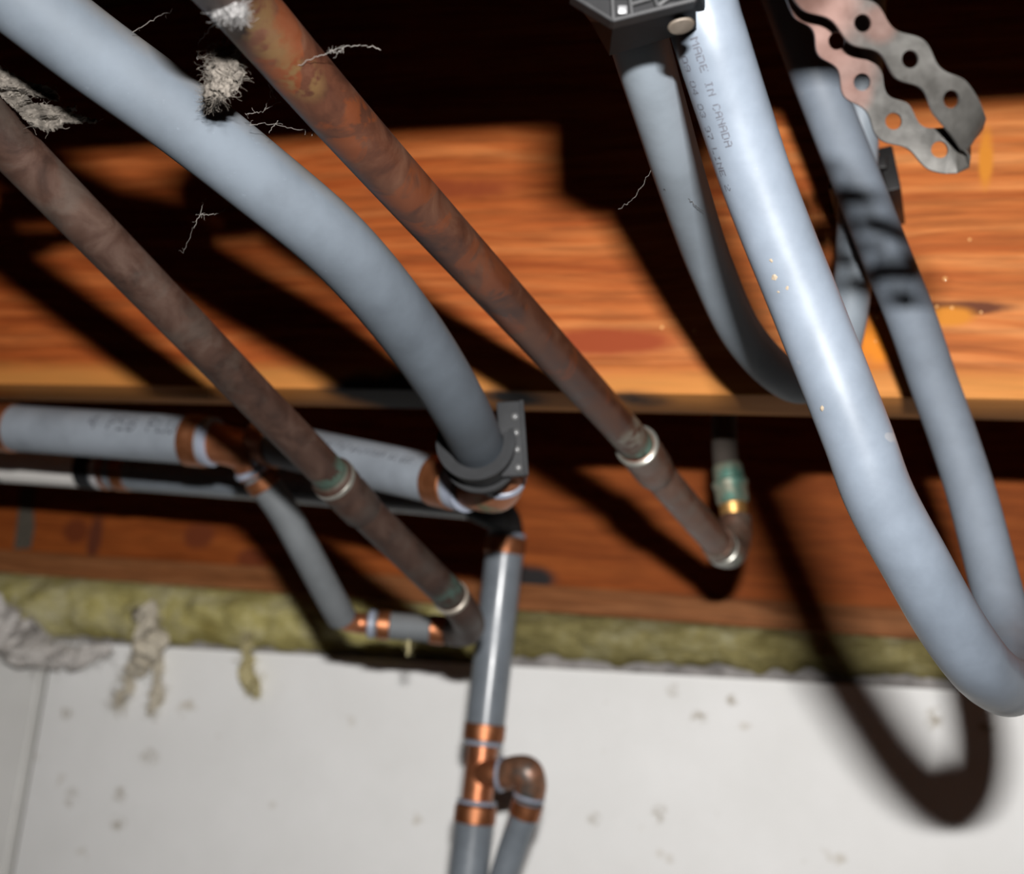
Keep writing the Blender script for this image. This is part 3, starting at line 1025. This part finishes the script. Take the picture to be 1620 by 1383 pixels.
def halfw(s, h, lo, hi):
    k = (s - h) / ((hi - h) if s > h else (h - lo))
    wm = WMAX * 0.9 if abs((lo if s < h else hi) - bounds[4]) < 1e-6 else WMIN
    return wm + (WMAX - wm) * (0.5 + 0.5 * math.cos(math.pi * min(1, abs(k))))


for off in (TH / 2, -TH / 2):
    pass
layers = {}
for off in (TH / 2, -TH / 2):
    cache = {}

    def V_(s, w):
        k = (round(s, 7), round(w, 7))
        if k not in cache:
            cache[k] = b.verts.new(strap_pt(s, w, off))
        return cache[k]
    for h, lo, hi in zip(holes, bounds, bounds[1:]):
        # left part, right part as plain strips; the hole ring as a bridged band
        R2 = RH
        sl = [lo + (h - R2 - lo) * i / 5 for i in range(6)]
        sr = [h + R2 + (hi - h - R2) * i / 5 for i in range(6)]
        for seq in (sl, sr):
            for s0, s1 in zip(seq, seq[1:]):
                w0, w1 = halfw(s0, h, lo, hi), halfw(s1, h, lo, hi)
                b.faces.new((V_(s0, -w0), V_(s1, -w1), V_(s1, 0.0), V_(s0, 0.0)))
                b.faces.new((V_(s0, 0.0), V_(s1, 0.0), V_(s1, w1), V_(s0, w0)))
        nn = 10
        for sgn in (-1, 1):
            for i in range(nn):
                a0, a1 = math.pi * i / nn, math.pi * (i + 1) / nn
                s0, s1 = h - R2 * math.cos(a0), h - R2 * math.cos(a1)
                c0, c1 = sgn * R2 * math.sin(a0), sgn * R2 * math.sin(a1)
                if i == 0:
                    c0 = 0.0
                if i == nn - 1:
                    c1 = 0.0
                w0, w1 = sgn * halfw(s0, h, lo, hi), sgn * halfw(s1, h, lo, hi)
                b.faces.new((V_(s0, c0), V_(s1, c1), V_(s1, w1), V_(s0, w0)))
    layers[off] = cache
top, bot = layers[TH / 2], layers[-TH / 2]
b.edges.ensure_lookup_table()
be = [e for e in b.edges if len(e.link_faces) == 1]
key = {v: k for k, v in top.items()}
for e in be:
    v0, v1 = e.verts
    if v0 in key and v1 in key:
        b.faces.new((v0, v1, bot[key[v1]], bot[key[v0]]))
sm = NT('galvanised_strap')
so = sm.coord('Object')
s_a = sm.noise(so, 130, 5, 0.6)
scol = sm.ramp(s_a, (0.3, (0.030, 0.0285, 0.026)), (0.7, (0.048, 0.046, 0.042)))
spos = sm.n('ShaderNodeNewGeometry').outputs['Position']
for x, y, d, r in ((1290, -10, .295, .010), (1270, 20, .304, .011), (1310, 50, .305, .009), (1340, 105, .307, .007), (1392, 38, .297, .004), (1352, 150, .308, .004)):
    scol = sm.mix(sm.math('MULTIPLY', sm.blob(spos, W(x, y, d), r, 0.4), 0.75), scol, (0.072, 0.038, 0.030))
ms = sm.done(scol, sm.ramp(s_a, (0.3, 0.30), (0.7, 0.5)), 0.55, 0.5)
tag(obj('hanger_strap', b, ms, None, True, 35), 'folded perforated metal hanger strap with wavy edges and round holes', 'strap')

# ---------------------------------------------------------------- small black clip behind the loop
ts = thing('pipe_clip', W(1372, 300, .56), 'small black plastic clip on the joist behind the loop', 'pipe clamp')
gloss = mat_plain('black_clip_plastic', (0.008, 0.0075, 0.0075), 0.4, 0, 0.2, 150, 0.2)
yb = YJ - 0.001


def clip_box(name, x0, x1, y0, y1, ya, yb_, lean=0.0):
    a = WY(x0, y0, (ya + yb_) / 2)
    c = WY(x1, y1, (ya + yb_) / 2)
    mt_ = Matrix.Rotation(lean, 4, 'Y')
    cen = (a + c) / 2
    mt_.translation = Vector((cen.x, 0, cen.z))
    hx, hz = abs(c.x - a.x) / 2, abs(a.z - c.z) / 2
    bb_ = bmesh.new()
    add_box(bb_, -hx, hx, ya, yb_, -hz, hz, mt_, 0.0007)
    obj(name, bb_, gloss, ts, True, 40)


clip_box('side', 1401, 1421, 262, 330, 0.552, yb, -0.22)
clip_box('side', 1322, 1340, 272, 340, 0.535, yb, -0.06)
clip_box('back', 1318, 1412, 262, 334, yb - 0.004, yb, 0.0)
clip_box('hook', 1384, 1404, 256, 276, 0.548, 0.562, 0.0)

# ---------------------------------------------------------------- resin drops on the joist
resin = NT('pine_resin').done((0.55, 0.28, 0.10), 0.12, 0, 0.8)
b = bmesh.new()
bmesh.ops.create_icosphere(b, subdivisions=2, radius=0.0009)
for v in b.verts:
    v.co.y *= 0.6
dme = bpy.data.meshes.new('resin_drop')
b.to_mesh(dme)
b.free()
dme.materials.append(resin)
dme.shade_smooth()
for x, y, s in ((1387, 502, 1.3), (1396, 493, 1.0), (1470, 472, 1.0), (1495, 441, 1.1), (1534, 379, .8), (1482, 485, .8), (1506, 487, .9), (1552, 494, .7), (1047, 518, 1.0), (1098, 523, .9), (1385, 540, .6)):
    o = bpy.data.objects.new('resin_drop', dme)
    COL.objects.link(o)
    o.parent = j1
    o.location = WY(x, y, YJ - 0.0002) - j1.location
    o.scale = (s, s, s)

# ---------------------------------------------------------------- insulation along the wall top
def mat_wool(name, c0, c1, c2):
    n = NT(name)
    ia = n.noise(n.coord('World'), 28, 5, 0.65)
    ib = n.noise(n.coord('World', (1, 1, 2.5)), 160, 4, 0.7)
    ic = n.ramp(ia, (0.3, c0), (0.5, c1), (0.7, c2))
    ic = n.mix(0.5, ic, n.ramp(ib, (0.3, 0.6), (0.65, 1.1)), 'MULTIPLY')
    n.bump(ib, 0.8, 0.003)
    return n.done(ic, 0.95, 0, 0.1)


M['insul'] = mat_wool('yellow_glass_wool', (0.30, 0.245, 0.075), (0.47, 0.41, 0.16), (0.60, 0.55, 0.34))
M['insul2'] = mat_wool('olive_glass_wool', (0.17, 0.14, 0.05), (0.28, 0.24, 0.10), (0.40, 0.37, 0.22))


def batt(x0, x1, zt, zb, name, label, seed, prof, wool):
    bm_ = bmesh.new()
    nx, nz = int((x1 - x0) / 0.005), 22
    rows = []
    for i in range(nx + 1):
        x = x0 + (x1 - x0) * i / nx
        zz = zb(x)
        row = []
        for k in range(nz + 1):
            f = k / nz
            a = math.pi * f
            bulge = math.sin(a) ** 0.6
            z = zt + (zz - zt) * f
            pv = Vector((x * 1.0, 0, z))
            d = mnoise.fractal(Vector((x * 22 + seed, f * 1.6, seed)), 0.9, 2.1, 4) * 0.010
            d2 = mnoise.fractal(Vector((x * 120, z * 200, seed)), 0.8, 2.0, 3) * 0.0025
            y = YW + 0.016 - bulge * (prof + d) - d2
            zz2 = z + mnoise.noise(Vector((x * 60, seed, f * 3))) * 0.004 * f
            row.append(bm_.verts.new(Vector((x, y, zz2))))
        row.append(bm_.verts.new(Vector((x, YW + 0.03, zz))))
        row.append(bm_.verts.new(Vector((x, YW + 0.03, zt))))
        rows.append(row)
    for a, c in zip(rows, rows[1:]):
        for k in range(len(a)):
            bm_.faces.new((a[k], a[(k + 1) % len(a)], c[(k + 1) % len(a)], c[k]))
    bm_.faces.new(rows[0])
    bm_.faces.new(rows[-1][::-1])
    return tag(obj(name, bm_, wool, None, True, 80), label, 'insulation')


xs = WY(785, 1000, YW).x


def zb_(x):
    base = wall_top(x) + (0.0045 if x < xs else 0.008)
    return zc + base + 0.005 * mnoise.noise(Vector((x * 30, 3.1, 0))) + 0.003 * mnoise.noise(Vector((x * 90, 1, 5)))


batt(XL + .1, xs, zc + 0.096, zb_, 'insulation_batt', 'yellow glass wool left of the upright pipe', 2.0, 0.024, M['insul'])
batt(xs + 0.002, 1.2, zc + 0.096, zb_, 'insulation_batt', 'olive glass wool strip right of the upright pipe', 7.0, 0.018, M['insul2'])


# ---------------------------------------------------------------- fluff, dust and webs
def fibres(bm_, pts_fn, n_, rad, seg=3, seed=0, steps=6):
    r_ = random.Random(seed)
    for _ in range(n_):
        add_tube(bm_, pts_fn(r_), rad * r_.uniform(0.6, 1.3), seg, False)


def wander(r_, p0, direction, length, steps=7, wig=0.35):
    p_ = p0.copy()
    d_ = direction.normalized()
    out = [p_.copy()]
    for _ in range(steps):
        d_ = (d_ + Vector((r_.uniform(-1, 1), r_.uniform(-1, 1), r_.uniform(-1, 1))) * wig).normalized()
        p_ = p_ + d_ * length / steps
        out.append(p_.copy())
    return out


dustm = mat_plain('grey_dust', (0.085, 0.075, 0.064), 0.95, 0, 0.35, 500, 0.1)
webm = mat_plain('spider_silk', (0.12, 0.11, 0.10), 0.8, 0, 0.2, 300, 0.2)


def clump(name, core, label, cat, mat, nfib, rad, seed, fl=0.006, body=True, rag=0.35, fine=True):
    """ragged fibre mass along a chain of (point, radius)"""
    r_ = random.Random(seed)
    fq = 420 if fine else 90
    bm_ = bmesh.new()
    if body:
        for (p0, r0), (p1, r1) in zip(core, core[1:]):
            path = [p0.lerp(p1, i / 8) for i in range(9)]
            rr = [r0 + (r1 - r0) * i / 8 for i in range(9)]
            st = len(bm_.verts)
            add_tube(bm_, path, [x * 0.75 for x in rr], 14, True)
        bmesh.ops.subdivide_edges(bm_, edges=list(bm_.edges), cuts=1, use_grid_fill=True)
        for v in bm_.verts:
            nv = Vector((mnoise.noise(v.co * fq + Vector((seed, 0, 0))), mnoise.noise(v.co * fq + Vector((0, seed + 5, 0))), mnoise.noise(v.co * fq + Vector((9, 0, seed)))))
            nv2 = Vector((mnoise.noise(v.co * 1300), mnoise.noise(v.co * 1300 + Vector((4, 4, 4))), mnoise.noise(v.co * 1300 + Vector((8, 1, 2)))))
            v.co += (nv * rag + nv2 * rag * (0.5 if fine else 0.0)) * max(c[1] for c in core)
    for _ in range(nfib):
        i = r_.randrange(len(core) - 1)
        (p0, r0), (p1, r1) = core[i], core[i + 1]
        f = r_.random()
        dv = Vector((r_.gauss(0, 1), r_.gauss(0, 1), r_.gauss(0, 1))).normalized()
        R0 = r0 + (r1 - r0) * f
        st = p0.lerp(p1, f) + dv * R0 * r_.uniform(0.3, 1.0)
        dd = (dv + Vector((r_.gauss(0, 1), r_.gauss(0, 1), r_.gauss(0, 1)))).normalized()
        add_tube(bm_, wander(r_, st, dd, fl * r_.uniform(0.4, 1.2), 5, 0.6), rad * r_.uniform(0.6, 1.3), 3, False)
    return tag(obj(name, bm_, mat, None, True, 70), label, cat)


D = .345
clump('dust_clump', [(W(345, 88, D), .0034), (W(365, 98, D), .0056), (W(354, 120, D), .0050), (W(344, 142, D), .0028), (W(332, 166, .366), .0014)],
      'grey fluffy dust clump hanging between the curved pipe and copper pipe', 'dust', dustm, 1500, 0.000035, 11, 0.004)
clump('dust_clump', [(W(342, 20, .303), .0012), (W(360, 20, .302), .0022), (W(378, 8, .302), .0022), (W(384, 28, .303), .0014)],
      'white fluff stuck to the top of the longest copper pipe', 'dust', mat_plain('white_fluff', (0.095, 0.092, 0.09), 0.95, 0, 0.3, 500, 0.1), 500, 0.000035, 21, 0.003)


def sheet(name, outline, d0, d1, label, seed):
    """torn felt flake with thickness, outline in picture order, depth from d0 (left) to d1 (right)"""
    xs_ = [p[0] for p in outline]
    x0, x1 = min(xs_), max(xs_)
    bm_ = bmesh.new()
    r_ = random.Random(seed)

    def inside(x, y):
        c_ = False
        n_ = len(outline)
        for i_ in range(n_):
            (xa, ya), (xb, yb_) = outline[i_], outline[(i_ + 1) % n_]
            if (ya > y) != (yb_ > y) and x < (xb - xa) * (y - ya) / (yb_ - ya) + xa:
                c_ = not c_
        return c_
    ys_ = [p[1] for p in outline]
    step = 2.5
    cache = {}

    def gv(i_, k_):
        if (i_, k_) not in cache:
            x = x0 + i_ * step + r_.uniform(-.8, .8)
            y = min(ys_) + k_ * step + r_.uniform(-.8, .8)
            d = d0 + (d1 - d0) * (x - x0) / (x1 - x0) + 0.007 * mnoise.fractal(Vector((x * .022, y * .05, seed)), 0.8, 2, 3) + 0.0010 * mnoise.fractal(Vector((x * .14, y * .2, seed)), .7, 2, 3)
            cache[(i_, k_)] = bm_.verts.new(W(x, y, d))
        return cache[(i_, k_)]
    edge_pts = []
    for i_ in range(int((x1 - x0) / step) + 1):
        for k_ in range(int((max(ys_) - min(ys_)) / step) + 1):
            cx, cy = x0 + (i_ + .5) * step, min(ys_) + (k_ + .5) * step
            wob = mnoise.noise(Vector((cx * .2, cy * .2, 3))) * 3
            if inside(cx + wob, cy + wob):
                bm_.faces.new((gv(i_, k_), gv(i_ + 1, k_), gv(i_ + 1, k_ + 1), gv(i_, k_ + 1)))
    pts_ = [(p[0], p[1]) for p in outline]
    ext = bmesh.ops.extrude_face_region(bm_, geom=list(bm_.faces))
    away = c2w(Vector((0, 0.25, 1))) * 0.0012
    for g in ext['geom']:
        if isinstance(g, bmesh.types.BMVert):
            g.co += away
    for _ in range(60):
        x, y = r_.choice(pts_)
        d = d0 + (d1 - d0) * (x - x0) / (x1 - x0)
        add_tube(bm_, wander(r_, W(x, y, d), Vector((r_.gauss(0, 1), r_.gauss(0, 1), r_.gauss(0, 1))), 0.003, 4, 0.6), 0.00006, 3, False)
    return tag(obj(name, bm_, dustm, None, True, 60), label, 'debris')


sheet('felt_scrap', [(-30, 88), (12, 112), (48, 130), (72, 136), (91, 146), (92, 160), (74, 154), (58, 150), (40, 148), (56, 164), (74, 165), (100, 170), (122, 168), (110, 176), (156, 191), (118, 193), (98, 192),
                     (96, 200), (74, 206), (52, 200), (24, 172), (0, 150), (-30, 125)], .403, .412, 'torn grey scrap of dusty felt lying on the dull copper pipe', 5)


def web(lines, label, rad=0.00007, seed=0, fuzz=0):
    bm_ = bmesh.new()
    r_ = random.Random(seed)
    for L in lines:
        pth = catmull([W(*p) for p in L], 8)
        pth = [q_ + Vector((r_.gauss(0, 1), r_.gauss(0, 1), r_.gauss(0, 1))) * 0.00018 for q_ in pth]
        add_tube(bm_, pth, rad * r_.uniform(0.7, 1.3), 4, False)
        for _ in range(fuzz):
            q_ = r_.choice(pth)
            add_tube(bm_, wander(r_, q_, Vector((r_.gauss(0, 1), r_.gauss(0, 1), r_.gauss(0, 1))), 0.0018, 3, 0.7), rad * 0.5, 3, False)
    return tag(obj('cobweb', bm_, webm, None, True, 80), label, 'cobweb')


web([[(465, 108, .335), (495, 92, .332), (520, 83, .332), (532, 78, .333), (560, 72, .336), (585, 73, .338), (600, 78, .339)], [(520, 80, .333), (530, 84, .333), (545, 76, .335)]],
    'wispy cobweb crossing the longest copper pipe near the top', 0.00007, 1, 6)
web([[(386, 180, .37), (410, 177, .37), (432, 166, .368), (445, 160, .366)], [(418, 175, .37), (428, 150, .366), (424, 132, .362)], [(436, 160, .367), (430, 146, .366)],
     [(396, 198, .37), (430, 196, .37), (470, 206, .368), (490, 205, .366)], [(426, 210, .372), (440, 190, .37)], [(493, 213, .365), (496, 202, .365)]],
    'cobweb threads strung between the curved pipe and the longest copper pipe', 0.00006, 2, 3)
web([[(306, 360, .42), (316, 342, .42), (322, 338, .42)], [(318, 342, .42), (322, 322, .42), (326, 314, .42)], [(320, 340, .42), (342, 338, .42), (356, 332, .42)], [(290, 400, .43), (306, 360, .42)]],
    'little cobweb left of the curved pipe above the dull copper pipe', 0.00006, 3, 3)
web([[(340, 36, .32), (320, 60, .34), (313, 75, .345), (312, 95, .345)], [(364, 55, .335), (358, 82, .345)], [(330, 70, .345), (350, 66, .343)], [(210, 50, .36), (245, 30, .355), (272, 16, .35)]],
    'thin threads above the curved pipe, beside the fluffy dust clump', 0.00007, 4, 2)
web([[(1030, 235, .405), (1030, 262, .408), (1018, 290, .412), (1003, 312, .415), (980, 332, .42)]], 'single pale hair hanging off the dusty grey pipe', 0.00004, 5, 0)
hairm = NT('dark_hair').done((0.03, 0.025, 0.022), 0.6)
w6 = web([[(1050, 299, .412), (1066, 304, .4135), (1082, 309, .4145), (1096, 322, .4175), (1112, 334, .423)]], 'dark wiry hair stuck across the dusty grey pipe', 0.00009, 6, 1)
w6.data.materials.clear()
w6.data.materials.append(hairm)
# dirt flecks stuck on the looped pipes
fleck = mat_plain('dirt_fleck', (0.15, 0.12, 0.085), 0.9, 0, 0.2, 400)


def flake(x, y, path, r, size, parent, seed):
    r_ = random.Random(seed)
    tgt = W(x, y, 1) - CAM
    tgt.normalize()
    best = min(path[:170], key=lambda q_: ((q_ - CAM) - tgt * (q_ - CAM).dot(tgt)).length)
    foot = CAM + tgt * (best - CAM).dot(tgt)
    perp = foot - best
    dist = perp.length
    back_ = math.sqrt(max(0, r * r - dist * dist))
    P = foot - tgt * back_
    N = (P - best).normalized()
    a = N.orthogonal().normalized()
    c = N.cross(a)
    bm_ = bmesh.new()
    k = 7
    vs1 = [bm_.verts.new(P + N * 0.0001 + (a * math.cos(6.283 * i / k) + c * math.sin(6.283 * i / k)) * size * r_.uniform(.5, 1.2)) for i in range(k)]
    tipv = bm_.verts.new(P + N * size * 0.45)
    for i in range(k):
        bm_.faces.new((vs1[i], vs1[(i + 1) % k], tipv))
    bm_.faces.new(vs1[::-1])
    obj('dirt_fleck', bm_, fleck, parent, False)


for i, (x, y, s) in enumerate(((1226, 436, .0013), (1220, 412, .0006), (1246, 455, .0006), (1300, 646, .0010), (1232, 462, .0005))):
    flake(x, y, pp, 0.0095, s, op, i)
flake(1148, 478, pq, 0.0079, 0.0012, oq, 9)
for i, (x, y, s) in enumerate(((1220, 580, .0011), (1246, 598, .0008), (1256, 634, .001))):
    flake(x, y, pq, 0.0079, s, oq, 20 + i)

# hanging tufts of glass wool and dusty web on the wall
wooly = mat_plain('dirty_wool', (0.46, 0.40, 0.22), 0.95, 0, 0.3, 300, 0.1)
webby = mat_plain('dusty_web', (0.50, 0.45, 0.36), 0.95, 0, 0.25, 300, 0.1)
Yt = YW - 0.006
clump('insulation_tuft', [(WY(386, 1005, Yt - .02), .006), (WY(394, 1040, Yt), .006), (WY(388, 1060, Yt), .010), (WY(400, 1085, Yt), .010), (WY(405, 1098, Yt), .004)],
      'yellowish tuft of glass wool dangling over the wall, right of the cobwebs', 'insulation', wooly, 200, 0.0002, 31, 0.008, rag=0.75, fine=False)
clump('cobweb_clump', [(WY(232, 960, Yt - .040), .012), (WY(238, 1000, Yt - .038), .014), (WY(230, 1035, Yt - .015), .012), (WY(205, 1065, Yt), .005), (WY(192, 1108, Yt), .0055), (WY(186, 1116, Yt), .002)],
      'dusty forked cobweb hanging over the wall below the insulation', 'cobweb', webby, 320, 0.0002, 32, 0.012, rag=0.75, fine=False)
clump('cobweb_clump', [(WY(245, 1040, Yt), .009), (WY(250, 1075, Yt), .005), (WY(248, 1100, Yt), .008), (WY(240, 1128, Yt), .004)],
      'right prong of dusty cobweb drooping onto the wall', 'cobweb', webby, 160, 0.0002, 33, 0.010, rag=0.75, fine=False)
gweb = mat_plain('grey_web', (0.52, 0.49, 0.46), 0.95, 0, 0.2, 200, 0.1)
clump('cobweb_clump', [(WY(-30, 975, Yt - .042), .022), (WY(8, 992, Yt - .040), .022), (WY(36, 1015, Yt - .034), .019), (WY(62, 1040, Yt - .020), .011), (WY(110, 1036, Yt - .014), .009), (WY(170, 1036, Yt - .010), .007)],
      'grey matted cobweb at the left edge over the wall joint', 'cobweb', gweb, 420, 0.0002, 34, 0.016, rag=0.75, fine=False)
clump('insulation_tuft', [(W(645, 1000, .78), .0010), (W(647, 1018, .785), .0014), (W(645, 1036, .79), .0012)],
      'tiny pale wisp dangling below the short grey coupler', 'insulation', wooly, 30, 0.0001, 35, 0.004)
